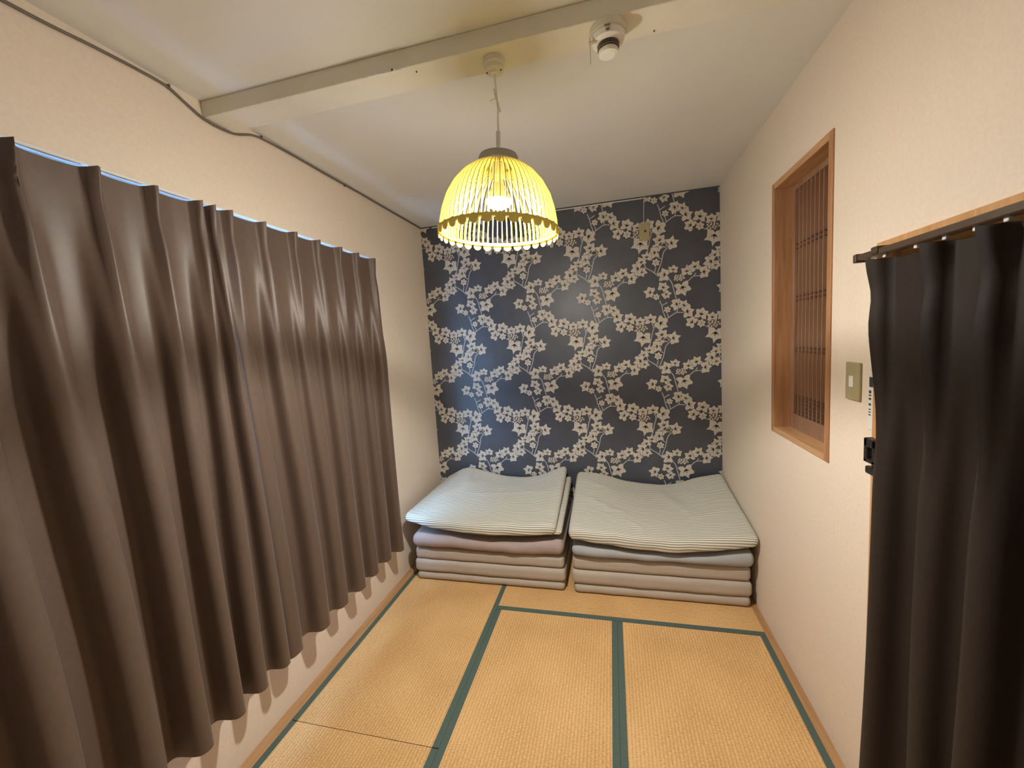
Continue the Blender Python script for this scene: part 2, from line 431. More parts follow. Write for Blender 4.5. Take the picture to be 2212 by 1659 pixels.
for i in range(-4, 4):
    for j in range(-2, 4):
        ox, oz = i * PX, j * PZ
        for k, s in enumerate(STEMS):
            ribbon([(x + ox, z + oz) for x, z in s], 0.0058, Y_STEM, 1)
        for k, (x, z, dx, dz, r) in enumerate(LEAVES):
            x += ox; z += oz
            if not (XL - 0.06 < x < XR + 0.06 and 0.25 < z < ZC + 0.06): continue
            yk = Y_LEAF - 0.00006 * k
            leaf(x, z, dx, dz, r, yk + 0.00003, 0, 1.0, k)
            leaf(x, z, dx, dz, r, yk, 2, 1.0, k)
            th = math.atan2(dz, dx)
            for da in (0, 0.95, -0.95):
                e = (x + math.cos(th + da) * r * 0.50, z + math.sin(th + da) * r * 0.50)
                n = (-math.sin(th + da) * r * 0.13, math.cos(th + da) * r * 0.13)
                poly([(x - n[0], z - n[1]), e, (x + n[0], z + n[1])], yk - 0.00002, 3)
        for x, z, rx, rz in BERRIES:
            rr = random.Random(3)
            disc(x + ox, z + oz, rx * 0.95, rz * 1.0, Y_VEIN - 0.0014, 3, 14)
            for q in range(15):
                a = q * 2.4; d = math.sqrt((q + 0.5) / 15)
                disc(x + ox + rx * d * math.cos(a), z + oz + rz * d * math.sin(a), 0.0062, 0.0062, Y_VEIN - 0.0017, 2, 7)
        for x, z, r in FLOWERS:
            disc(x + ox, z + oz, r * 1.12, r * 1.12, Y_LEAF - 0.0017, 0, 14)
            for q in range(6):
                a = q * PI / 3 + 0.3
                disc(x + ox + 0.68 * r * math.cos(a), z + oz + 0.68 * r * math.sin(a), r * 0.34, r * 0.34, Y_LEAF - 0.0019, 2, 8)
            disc(x + ox, z + oz, r * 0.42, r * 0.42, Y_LEAF - 0.0020, 2, 10)
            disc(x + ox, z + oz, r * 0.16, r * 0.16, Y_VEIN - 0.0019, 3, 8)
for co, no in (((XL + 0.001, 0, 0), (-1, 0, 0)), ((XR - 0.001, 0, 0), (1, 0, 0)), ((0, 0, ZC - 0.009), (0, 0, 1)), ((0, 0, 0.28), (0, 0, -1))):
    bmesh.ops.bisect_plane(pm, geom=pm.verts[:] + pm.edges[:] + pm.faces[:], plane_co=co, plane_no=no, clear_outer=True)
# all print faces look into the room
for f in pm.faces:
    f.normal_update()
    if f.normal.y > 0: f.normal_flip()
me = bpy.data.meshes.new('leaf_print'); pm.to_mesh(me); pm.free()
for k in ('halo', 'stemprint', 'leafprint', 'veinprint'): me.materials.append(M[k])
lp = bpy.data.objects.new('leaf_print', me); C.objects.link(lp); lp.parent = wall_back
lp['label'] = 'cream ivy leaves and stems printed on the wallpaper'; lp['kind'] = 'stuff'
# thin bare edge along the top of the wallpaper
bm = bmesh.new(); bbox(bm, -1.30, 0.245, YB - 0.003, YB + 0.001, ZC - 0.016, ZC - 0.010)
struct('top_edging', bm, M['white'], 'thin white edging along the top', wall_back)

# ---------------------------------------------------------------- left window (behind the curtains)
win = struct_empty('window_1', 'aluminium window hidden behind the brown curtains')
def wbox(nm, m, *a, parent=win, **k): return part_box(nm, parent, m, *a, **k)
for nm, a in (('casing', (XL - 0.10, XL + 0.014, WY0 - 0.035, WY0, WZ0 - 0.035, WZ1 + 0.035)), ('casing', (XL - 0.10, XL + 0.014, WY1, WY1 + 0.02, WZ0 - 0.035, WZ1 + 0.035)),
              ('casing', (XL - 0.10, XL + 0.014, WY0, WY1, WZ1, WZ1 + 0.06)), ('window_sill', (XL - 0.10, XL + 0.02, WY0, WY1, WZ0 - 0.035, WZ0))):
    wbox(nm, M['wood_y'], *a)
for q, (ya, yb, xo) in enumerate(((WY0, 1.20, -0.105), (1.16, WY1, -0.085))):
    s = wbox('sash', M['metal'], XL + xo - 0.012, XL + xo + 0.012, ya, ya + 0.03, WZ0, WZ1)
    for a in ((yb - 0.03, yb, WZ0, WZ1), (ya + 0.03, yb - 0.03, WZ0, WZ0 + 0.035), (ya + 0.03, yb - 0.03, WZ1 - 0.035, WZ1)):
        wbox('sash_bar', M['metal'], XL + xo - 0.012, XL + xo + 0.012, *a)
    wbox('pane', M['glass'], XL + xo - 0.002, XL + xo + 0.002, ya + 0.03, yb - 0.03, WZ0 + 0.035, WZ1 - 0.035)

# ---------------------------------------------------------------- recessed lattice window in the right wall
lat = struct_empty('window_2', 'recessed wooden lattice window with slim upright bars')
XF, XB = XR - 0.006, 0.795
FT = 0.026
for nm, m, a in (('jamb', 'wood_z', (XF, 0.86, RY0, RY0 + FT, RZ0, RZ1)), ('jamb', 'wood_z', (XF, 0.86, RY1 - FT, RY1, RZ0, RZ1)),
                 ('head', 'wood_y', (XF, 0.86, RY0 + FT, RY1 - FT, RZ1 - FT, RZ1)), ('window_sill', 'wood_y', (XF, 0.86, RY0 + FT, RY1 - FT, RZ0, RZ0 + 0.022))):
    part_box(nm, lat, M[m], *a, bevel=0.0015, seg=1)
ly0, ly1, lz0, lz1 = RY0 + FT, RY1 - FT, RZ0 + 0.022, RZ1 - FT
part_box('stile', lat, M['wood_dark'], XB - 0.008, XB + 0.02, ly1 - 0.026, ly1, lz0, lz1)
part_box('stile', lat, M['wood_dark'], XB - 0.008, XB + 0.02, ly0, ly0 + 0.026, lz0, lz1)
part_box('top_rail', lat, M['wood_dark'], XB - 0.008, XB + 0.02, ly0 + 0.026, ly1 - 0.026, lz1 - 0.022, lz1)
part_box('bottom_rail', lat, M['wood_dark'], XB - 0.008, XB + 0.02, ly0 + 0.026, ly1 - 0.026, lz0, 1.108)
by0, by1 = ly0 + 0.026, ly1 - 0.026
part_box('backing_panel', lat, M['wood_dark'], XB + 0.012, XB + 0.018, by0, by1, 1.196, lz1 - 0.022)
part_box('grid_shade_backing', lat, M['grey_dark'], XB + 0.016, XB + 0.022, by0, by1, 1.108, 1.196)  # dark sheet added as the unlit space behind the holes, keeps daylight out
nb = 12
bars = None
for i in range(1, nb):
    y = by0 + (by1 - by0) * i / nb
    if bars is None:
        bm = bmesh.new(); bbox(bm, -0.006, 0.006, -0.0026, 0.0026, 1.108, lz1 - 0.022)
        bars = obj('lattice_bar', bm, M['wood_dark'], lat, loc=(XB, y, 0))
    else:
        c = bars.copy(); C.objects.link(c); c.location = (XB, y, 0); c.parent = lat
hb = None
for z in [1.849, 1.831, 1.628, 1.610, 1.405, 1.389, 1.192, 1.176, 1.160, 1.144, 1.128, 1.112]:
    if hb is None:
        bm = bmesh.new(); bbox(bm, -0.004, 0.006, by0, by1, -0.003, 0.003)
        hb = obj('cross_bar', bm, M['wood_deep'], lat, loc=(XB, 0, z))
    else:
        c = hb.copy(); C.objects.link(c); c.location = (XB, 0, z); c.parent = lat
# white panels added in the grid holes, imitating light from behind
for (y, z) in ((1.956, 1.168), (1.956, 1.152), (1.913, 1.168), (1.913, 1.152)):
    part_box('light_spot_panel', lat, M['white'], XB + 0.010, XB + 0.0155, y - 0.011, y + 0.011, z - 0.005, z + 0.005)

# ---------------------------------------------------------------- doorway: casing and door
dc = struct_empty('trim_2', 'orange-brown wooden door casing')
part_box('upright_board', dc, M['casing'], 0.697, XR + 0.06, 1.243, 1.306, 0.0015, 1.64, bevel=0.0015, seg=1)
part_box('upright_board', dc, M['casing'], 0.697, XR + 0.06, 0.36, 0.423, 0.0015, 1.64, bevel=0.0015, seg=1)
part_box('head_board', dc, M['casing'], 0.6965, XR + 0.06, 0.36, 1.306, 1.64, 1.704, bevel=0.0015, seg=1)
dr = struct_empty('door_1', 'plain wooden door behind the dark brown curtain')
part_box('leaf', dr, M['door'], 0.79, 0.82, 0.424, 1.242, 0.002, 1.638)
part_box('knob', dr, M['metal'], 0.765, 0.79, 1.17, 1.20, 0.88, 0.91, bevel=0.008)
part_box('light_stop_board', dr, M['door'], 0.862, 0.88, 0.30, 1.40, -0.05, 1.80)  # unseen board added behind the doorway to stop daylight leaking in

# ================================================================== TATAMI MATS
def tatami(name, x0, x1, y0, y1, label, along_y=True, borders=()):
    g = 0.0012
    x0 += 0.0002; x1 -= 0.0002; y0 += g; y1 -= g
    cx, cy = (x0 + x1) / 2, (y0 + y1) / 2
    t = thing('tatami_mat', label, 'tatami mat', (cx, cy, -0.031), 'tatami mats on the floor')
    bx0, bx1, by0, by1 = x0, x1, y0, y1
    B = 0.0275
    for s in borders:
        if s == 'L': bx0 += B
        if s == 'R': bx1 -= B
        if s == 'F': by0 += B
    part_box('rush_cover', t, M['tatami'] if along_y else M['tatami_x'], bx0, bx1, by0, by1, -0.031, 0.0)
    for s in borders:
        a = {'L': (x0, x0 + B, y0, y1), 'R': (x1 - B, x1, y0, y1), 'F': (x0, x1, y0, y0 + B + 0.003)}[s]
        part_box('cloth_border', t, M['border'], *a, -0.031, 0.0012, bevel=0.001, seg=1)
    return t
xm1, xm2, xr0 = -0.6835, -0.0195, 0.6885
tatami('tatami_mat', -1.3445, xm1, 1.246, YB, 'long tatami mat running under the left bedding stack', True, 'LR')
tatami('tatami_mat', -1.3445, xm1, -0.49, 1.246, 'tatami mat in front of the dark seam, below the brown curtain', True, 'LR')
tatami('tatami_mat', xm1, xm2, 0.33, 2.055, 'middle tatami mat between two dark green border strips', True, 'LR')
tatami('tatami_mat', xm2, xr0, 0.33, 2.055, 'right tatami mat beside the door curtain wall', True, 'LR')
tatami('tatami_mat', xm1, xr0, 2.055, YB, 'crosswise tatami mat under the right bedding stack', False, 'F')
tatami('tatami_mat', xm1, xr0, -0.55, 0.33, 'crosswise tatami mat below the viewer', False, 'F')
tatami('tatami_mat', -1.3445, xr0, YF, -0.55, 'tatami mat at the far end behind the viewer', False, 'F')

# ================================================================== CURTAINS
def lerp_list(L, c):
    n = len(L)
    if c <= 0: return L[0] + (L[1] - L[0]) * c
    if c >= n - 1: return L[-1] + (L[-1] - L[-2]) * (c - n + 1)
    i = int(c); t = c - i
    return L[i] * (1 - t) + L[i + 1] * t
def sstep(a, b, x):
    t = max(0.0, min(1.0, (x - a) / (b - a))); return t * t * (3 - 2 * t)

def cloth(dirx, xbase, tops, hems, zt, zh, amp, pinch, e0, e1, seed, h0=0.0, h1=1.0, off=0.0, rows=44, sub=18, dip=0.006, sq=1.7, steep=0.72, shift=1.0, duty=1.0):
    """pleated curtain surface; pleat i hangs at y = tops[i] and reaches the hem at hems[i]; dirx points into the room"""
    bm = bmesh.new()
    rnd = random.Random(seed)
    n = len(tops)
    A = [rnd.uniform(0.82, 1.12) for _ in range(n)]
    V = [rnd.uniform(-0.010, 0.012) for _ in range(n + 1)]
    cs = [-e0 + (n - 1 + e0 + e1) * k / (sub * n) for k in range(sub * n + 1)]
    grid = []
    for r in range(rows + 1):
        h = h0 + (h1 - h0) * (r / rows) ** (1.25 if h0 == 0 else 1)
        row = []
        for c in cs:
            w = sstep(0.02, 0.36, h)
            k = steep * w
            cc = c + k / (4 * PI) * math.sin(4 * PI * c) * 0.9
            s = sstep(0, shift, h)
            y = lerp_list(tops, cc) * (1 - s) + lerp_list(hems, cc) * s
            d = abs(c - round(c))
            ci = min(max(int(round(c)), 0), n - 1)
            cw = (math.tanh(sq * math.cos(2 * PI * d)) / math.tanh(sq) * 0.5 + 0.5) ** duty
            low = amp * A[ci] * (0.60 + 0.40 * h) * cw + V[min(int(max(c, 0)), n)] * (1 - cw) * 0.7
            g = math.exp(-(d / 0.06) ** 2)
            neck = math.exp(-((h - 0.055) / 0.035) ** 2) * 0.25
            topo = pinch * g * (1 - neck) + 0.004 + 0.010 * (0.5 - d)
            o = topo * (1 - w) + low * w
            o += 0.006 * noise.noise(Vector((c * 1.3 + seed, h * 3.0, seed * 1.7))) * w
            y += 0.010 * noise.noise(Vector((c * 0.9 + 5 * seed, h * 2.2, 3.1))) * w
            z = zt - h * (zt - zh) - dip * (1 - math.exp(-(d / 0.16) ** 2)) * math.exp(-h * 22)
            z += 0.006 * noise.noise(Vector((c * 0.7, seed, 9.0))) * sstep(0.4, 1.0, h)
            row.append(bm.verts.new((xbase + dirx * (o + off), y, z)))
        grid.append(row)
    for a, b in zip(grid, grid[1:]):
        for i in range(len(a) - 1):
            bm.faces.new((a[i], a[i + 1], b[i + 1], b[i]))
    return bm

def solid(o, th):
    md = o.modifiers.new('thickness', 'SOLIDIFY'); md.thickness = th; md.offset = 0.0; md.use_rim = False

def curtain_thing(name, label, group, mat, dirx, xbase, tops, hems, zt, zh, amp, pinch, e0, e1, seed, hookm, hookx, **kw):
    t = thing(name, label, 'curtain', (xbase, (tops[0] + tops[-1]) / 2, zh), group)
    inv = Matrix.Translation(-Vector(t.location))
    H = 0.075 / (zt - zh)
    bm = cloth(dirx, xbase, tops, hems, zt, zh, amp, pinch, e0, e1, seed, 0.0, 1 - H, **kw)
    bm.transform(inv); p = obj('cloth_panel', bm, mat, t, True); solid(p, 0.0018)
    bm = cloth(dirx, xbase, tops, hems, zt, zh, amp, pinch, e0, e1, seed, 1 - H, 1.0, off=0.0, rows=4, **{k: v for k, v in kw.items() if k != 'rows'})
    bm.transform(inv); p = obj('hem', bm, mat, t, True); solid(p, 0.0018)
    for y in tops:
        bm = bmesh.new()
        tube(bm, [(xbase + dirx * 0.002, y, zt - 0.03), (xbase - dirx * 0.004, y, zt - 0.005), (hookx, y, zt + 0.001), (hookx, y, zt + 0.004)], 0.0016, 6)
        bm.transform(inv); obj('hook', bm, hookm, t, True)
    return t

# left window curtains: the near panel and the far panel
XC = -1.340
near_t = [0.36, 0.52, 0.681, 0.841, 0.982, 1.118, 1.164]
near_h = [0.42, 0.57, 0.740, 0.868, 0.983, 1.092, 1.205]
far_t = [1.226, 1.376, 1.534, 1.683, 1.836, 1.981, 2.135]
far_h = [1.266, 1.424, 1.574, 1.712, 1.835, 1.985, 2.100]
curtain_thing('window_curtain', 'brown pinch-pleated curtain panel nearest the viewer, left of the slit', 'brown window curtains', M['curtain'], 1, XC - 0.010,
              near_t, near_h, 2.036, 0.295, 0.088, 0.046, 0.4, 0.15, 3, M['white'], -1.362, sq=1.1, steep=0.6, duty=1.35)
curtain_thing('window_curtain', 'brown pinch-pleated curtain panel between the slit and the patterned wall', 'brown window curtains', M['curtain'], 1, XC,
              far_t, far_h, 2.036, 0.292, 0.062, 0.038, 0.25, 0.22, 8, M['white'], -1.362, sq=1.3, duty=1.15)

rail = thing('curtain_rail', 'white curtain rail above the brown window curtains', 'curtain rail', (-1.367, 1.2, 2.037))
bm = bmesh.new(); bbox(bm, -0.007, 0.032, -0.98, 1.0, 0.002, 0.011, 0.002, 1)
obj('rail', bm, M['rail_white'], rail)
bm = bmesh.new(); bbox(bm, XL + 1.367, -0.0075, -0.99, 1.01, 0.0025, 0.017, 0.001, 1)  # wooden board added to block daylight between wall and rail
obj('gap_board', bm, M['wood_y'], rail)
for y in (-0.96, -0.48, 0.0, 0.48, 0.96):
    bm = bmesh.new(); bbox(bm, -0.008, 0.0085, y - 0.012, y + 0.012, 0.0025, 0.0185, 0.001, 1)
    obj('bracket', bm, M['rail_white'], rail)
for y in (-0.985, 1.005):
    bm = bmesh.new(); bbox(bm, -0.008, 0.034, y - 0.006, y + 0.006, 0.001, 0.018, 0.002, 1)
    obj('end_cap', bm, M['rail_white'], rail)

# door curtain on the right
dct = [0.30, 0.44, 0.58, 0.735, 0.889, 1.021, 1.205]
dch = [0.32, 0.46, 0.60, 0.745, 0.875, 1.010, 1.158]
curtain_thing('door_curtain', 'dark brown pleated curtain hanging over the doorway', None, M['doorcloth'], -1, 0.676,
              dct, dch, 1.651, 0.03, 0.058, 0.052, 0.3, 0.30, 15, M['white'], 0.668, sq=1.0, steep=0.45, shift=0.3)
dr_r = thing('door_curtain_rail', 'dark brown curtain rail over the doorway', 'curtain rail', (0.662, 0.80, 1.667))
bm = bmesh.new(); bbox(bm, -0.014, 0.016, -0.56, 0.496, -0.006, 0.010, 0.002, 1)
obj('rail', bm, M['rail_dark'], dr_r)
bm = bmesh.new(); bbox(bm, -0.017, 0.019, 0.496, 0.512, -0.010, 0.013, 0.003, 2)
obj('end_cap', bm, M['rail_dark'], dr_r)
for y in (0.42, 0.0, -0.45):
    bm = bmesh.new(); bbox(bm, -0.018, 0.035, y - 0.012, y + 0.012, -0.002, 0.016, 0.002, 1)
    obj('bracket', bm, M['rail_dark'], dr_r)
for y in (0.475, 0.405, 0.30, 0.221, 0.15, 0.089, 0.0, -0.065):
    bm = bmesh.new(); bbox(bm, -0.004, 0.004, y - 0.005, y + 0.005, -0.014, -0.005, 0.001, 1)
    obj('runner', bm, M['white'], dr_r)

# ================================================================== BEDDING
def curve(L, u):
    n = len(L) - 1
    x = max(0.0, min(0.99999, u)) * n; i = int(x); t = x - i
    p0, p1, p2, p3 = L[max(i - 1, 0)], L[i], L[i + 1], L[min(i + 2, n)]
    return 0.5 * ((2 * p1) + (p2 - p0) * t + (2 * p0 - 5 * p1 + 4 * p2 - p3) * t * t + (3 * p1 - p0 - 3 * p2 + p3) * t ** 3)

def slab(x0, x1, y0, y1, top, bot, r, wr=0.004, seed=0, plan=None, nx=46, ny=34, nz=8, wscale=5.0, ridges=()):
    """soft rounded slab; top(u,v), bot(u,v) give its upper and lower face, plan(u,v) bends its outline"""
    bm = bmesh.new()
    uvl = bm.loops.layers.uv.new('UVMap')
    hx, hy = (x1 - x0) / 2, (y1 - y0) / 2
    hz = max(r, 0.5 * (top(0.5, 0.5) - bot(0.5, 0.5)))
    def ticks(n, h):
        inner = [-(h - r) + 2 * (h - r) * i / (n - 8) for i in range(n - 7)]
        edge = [h - r + r * math.sin(PI / 2 * k / 4) * 1.0 for k in range(1, 5)]
        return [-e for e in edge[::-1]] + inner + edge
    tx, ty = ticks(nx, hx), ticks(ny, hy)
    tz = [-hz + 2 * hz * i / nz for i in range(nz + 1)]
    V, S = {}, {}
    def vert(a, b, c):
        k = (round(a, 5), round(b, 5), round(c, 5))
        if k in V: return V[k]
        q = Vector((max(-(hx - r), min(hx - r, a)), max(-(hy - r), min(hy - r, b)), max(-(hz - r), min(hz - r, c))))
        d = Vector((a, b, c)) - q
        p = q + d.normalized() * r if d.length > 1e-7 else q
        u, v = min(1.0, max(0.0, (p.x + hx) / (2 * hx))), min(1.0, max(0.0, (p.y + hy) / (2 * hy)))
        w = (p.z + hz) / (2 * hz)
        z = bot(u, v) * (1 - w) + top(u, v) * w
        X, Y = x0 + u * 2 * hx, y0 + v * 2 * hy
        s = Y + z + 0.012 * noise.noise(Vector((X * 2.2 + seed, Y * 3.0, seed)))
        n1 = noise.noise(Vector((X * wscale + seed * 3.1, Y * wscale * 1.3, z * wscale * 2.5 + seed)))
        n2 = noise.noise(Vector((X * wscale * 2.3 + seed, Y * wscale * 2.1, z * 9 + seed)))
        z += wr * (n1 * 1.2 + n2 * 0.6) * (0.3 + 0.7 * w if bot(u, v) > 0.01 else w)
        Y += wr * 1.3 * n2 * (1 - v) ** 2
        for (ru0, rv0, ru1, rv1, hgt, wid) in ridges:
            ax, ay, bx_, by_ = ru0, rv0, ru1, rv1
            L2 = (bx_ - ax) ** 2 + (by_ - ay) ** 2
            t = max(0, min(1, ((u - ax) * (bx_ - ax) + (v - ay) * (by_ - ay)) / L2))
            dd = math.hypot(u - ax - t * (bx_ - ax), v - ay - t * (by_ - ay))
            z += hgt * math.exp(-(dd / wid) ** 2) * math.sin(PI * min(1, max(0, 0.08 + t * 0.84))) * (w > 0.5)
        if plan:
            ex, ey = plan(u, v); X += ex; Y += ey
        o = bm.verts.new((X, Y, z)); V[k] = o; S[o] = (X, s)
        return o
    def face(vs):
        if len(set(vs)) < 3: return
        f = bm.faces.new(vs)
        for l in f.loops: l[uvl].uv = S[l.vert]
    for c in (-hz, hz):
        for i in range(len(tx) - 1):
            for j in range(len(ty) - 1):
                face([vert(tx[i], ty[j], c), vert(tx[i + 1], ty[j], c), vert(tx[i + 1], ty[j + 1], c), vert(tx[i], ty[j + 1], c)])
    for b in (-hy, hy):
        for i in range(len(tx) - 1):
            for k in range(nz):
                face([vert(tx[i], b, tz[k]), vert(tx[i + 1], b, tz[k]), vert(tx[i + 1], b, tz[k + 1]), vert(tx[i], b, tz[k + 1])])
    for a in (-hx, hx):
        for j in range(len(ty) - 1):
            for k in range(nz):
                face([vert(a, ty[j], tz[k]), vert(a, ty[j + 1], tz[k]), vert(a, ty[j + 1], tz[k + 1]), vert(a, ty[j], tz[k + 1])])
    return bm

def bed_part(name, parent, mat, *a, **k):
    bm = slab(*a, **k)
    bm.transform(Matrix.Translation(-Vector(parent.location)))
    return obj(name, bm, mat, parent, True)

def const(c): return lambda u, v: c
G_M, G_B, G_Q = 'folded futon mattresses', 'folded blankets', 'folded striped quilts'

def mattress(x0, x1, y0, y1, zs, label, seed):
    t = thing('folding_mattress', label, 'mattress', ((x0 + x1) / 2, (y0 + y1) / 2, 0.0), G_M)
    dx = (0.004, -0.006, 0.002)
    for k in range(3):
        z0, z1 = zs[k] + (0.0015 if k == 0 else 0.0), zs[k + 1]
        sag = 0.004
        bed_part('folded_section', t, M['mattress'], x0 + dx[k], x1 - dx[k] * 0.7, y0 - (0.004 if k == 1 else 0), y1,
                 (lambda z1: lambda u, v: z1 - sag * (0.4 + math.sin(PI * u)) * 0.5)(z1), (lambda z0, k: lambda u, v: z0 - (sag * (0.4 + math.sin(PI * u)) * 0.5 if k else 0))(z0, k),
                 min(0.026, (z1 - z0) * 0.46), 0.0022, seed + k)
    return t
YBK = 2.945
mattress(-1.290, -0.315, 2.266, YBK, (0.0, 0.058, 0.142, 0.222), 'grey folding mattress at the bottom of the left bedding stack', 11)
mattress(-0.268, 0.688, 2.262, YBK, (0.0, 0.061, 0.148, 0.232), 'grey folding mattress at the bottom of the right bedding stack', 21)

# blankets
t = thing('folded_blanket', 'mauve-grey folded blanket under the left striped quilt', 'blanket', (-0.80, 2.6, 0.222), G_B)
bed_part('fold', t, M['mauve'], -1.292, -0.312, 2.238, YBK,
         lambda u, v: curve([0.322, 0.318, 0.305, 0.302, 0.312, 0.330], u) + 0.02 * v,
         lambda u, v: 0.2285 + 0.003 * math.sin(u * 7), 0.040, 0.006, 31, wscale=4.5)
t = thing('folded_blanket', 'blue-grey folded blanket under the right striped quilt', 'blanket', (0.21, 2.6, 0.232), G_B)
bed_part('fold', t, M['bluegrey'], -0.264, 0.694, 2.236, YBK,
         lambda u, v: curve([0.305, 0.296, 0.285, 0.280, 0.296, 0.330], u) + 0.03 * v,
         lambda u, v: curve([0.246, 0.240, 0.239, 0.239, 0.239, 0.239], u), 0.027, 0.006, 37, wscale=4.0)

# quilts: a lower fold and an upper fold each
def quilt(label, x0, x1, front_t, front_b, back_t, back_b, seed, low_dx, ridges, planf):
    t = thing('folded_quilt', label, 'quilt', ((x0 + x1) / 2, 2.58, front_b[2]), G_Q)
    def top(u, v):
        f = curve(front_t, u); b = curve(back_t, u)
        s = v ** 1.25
        return f * (1 - s) + b * s + 0.012 * math.sin(PI * min(1, v * 1.2)) * math.sin(PI * u)
    def bot(u, v):
        f = curve(front_b, u); b = curve(back_b, u)
        return f * (1 - v) + b * v
    def mid(u, v): return bot(u, v) * 0.52 + top(u, v) * 0.48
    bed_part('lower_fold', t, M['quilt'], x0 + low_dx[0], x1 + low_dx[1], 2.248, YBK - 0.01, lambda u, v: mid(u, v) + 0.002, lambda u, v: bot(u, v) + 0.004, 0.020, 0.003, seed + 1, plan=planf)
    bed_part('upper_fold', t, M['quilt'], x0, x1, 2.226, YBK + 0.005, top, lambda u, v: (mid(u, v) if v > 0.10 else bot(u, v) * (1 - v / 0.10) + mid(u, v) * v / 0.10), 0.030, 0.005, seed, plan=planf, ridges=ridges, nx=70, ny=52)
    return t
quilt('pale striped folded quilt on the left bedding stack', -1.335, -0.350,
      [0.452, 0.430, 0.418, 0.415, 0.418, 0.428], [0.395, 0.360, 0.342, 0.338, 0.345, 0.358],
      [0.470, 0.545, 0.520, 0.485, 0.478, 0.510, 0.575], [0.40, 0.40, 0.39, 0.38, 0.39, 0.42],
      41, (0.02, 0.032),
      [(0.10, 0.30, 0.32, 0.75, 0.012, 0.035), (0.52, 0.05, 0.62, 0.55, 0.007, 0.025), (0.28, 0.55, 0.22, 0.95, 0.010, 0.03), (0.70, 0.62, 0.92, 0.55, 0.006, 0.03), (0.35, 0.5, 0.75, 0.62, 0.006, 0.03)],
      lambda u, v: (0.028 * v * (1 - u) + 0.0, 0.012 * (1 - v) * (1 - 2 * abs(u - 0.5)) * -1 + 0.02 * (1 - v) * (1 - u) ** 3))
quilt('pale striped folded quilt on the right bedding stack beside the lattice wall', -0.278, 0.714,
      [0.415, 0.402, 0.388, 0.382, 0.398, 0.425], [0.336, 0.318, 0.302, 0.300, 0.320, 0.354],
      [0.530, 0.518, 0.470, 0.445, 0.450, 0.500, 0.530], [0.37, 0.36, 0.35, 0.35, 0.37, 0.39],
      53, (0.012, -0.004),
      [(0.05, 0.55, 0.35, 0.30, 0.010, 0.03), (0.30, 0.30, 0.45, 0.05, 0.007, 0.025), (0.55, 0.85, 0.72, 0.35, 0.010, 0.035), (0.70, 0.30, 0.95, 0.42, 0.006, 0.03), (0.08, 0.8, 0.25, 0.7, 0.007, 0.03)],
      lambda u, v: (0.0, -0.012 * (1 - v) * math.sin(PI * u)))

# ================================================================== PENDANT LAMP
LX, LY = -0.319, 1.304
lamp = thing('pendant_lamp', 'lit dome pendant lamp with yellow ribs hanging from the ceiling beam', 'pendant lamp', (LX, LY, 2.374))
bm = bmesh.new(); lathe(bm, [(0, 0), (0.033, 0), (0.034, -0.004), (0.034, -0.016), (0.030, -0.020), (0.029, -0.032), (0.024, -0.037), (0, -0.037)], seg=36)
rose = obj('ceiling_rose', bm, M['cream_plastic'], lamp, False)
bm = bmesh.new(); bbox(bm, -0.010, 0.010, -0.016, 0.008, -0.046, -0.030, 0.002, 1)
obj('plug', bm, M['white'], rose)
for s in (-1, 1):
    bm = bmesh.new(); cyl(bm, (0.022 * s, -0.008, -0.0385), (0.022 * s, -0.008, -0.0365), 0.0028, seg=8)
    obj('screw', bm, M['grey_dark'], rose)
bm = bmesh.new(); tube(bm, smooth_path([(0, -0.004, -0.040), (0.001, 0, -0.09), (0.003, 0.001, -0.14), (0.001, 0, -0.18), (0, 0, -0.215)], 5), 0.0030, 8)
cord = obj('cord', bm, M['white'], lamp, True)
bm = bmesh.new(); tube(bm, smooth_path([(-0.004, -0.002, -0.085), (-0.002, -0.005, -0.105), (0.006, -0.004, -0.13), (0.012, -0.002, -0.155)], 5), 0.0022, 7)
obj('cord_twist', bm, M['white'], cord, True)
bm = bmesh.new(); tube(bm, [(0.0, -0.003, -0.112), (-0.008, -0.008, -0.116), (-0.018, -0.010, -0.122)], 0.0011, 6)
obj('cable_tie', bm, M['white'], cord, True)

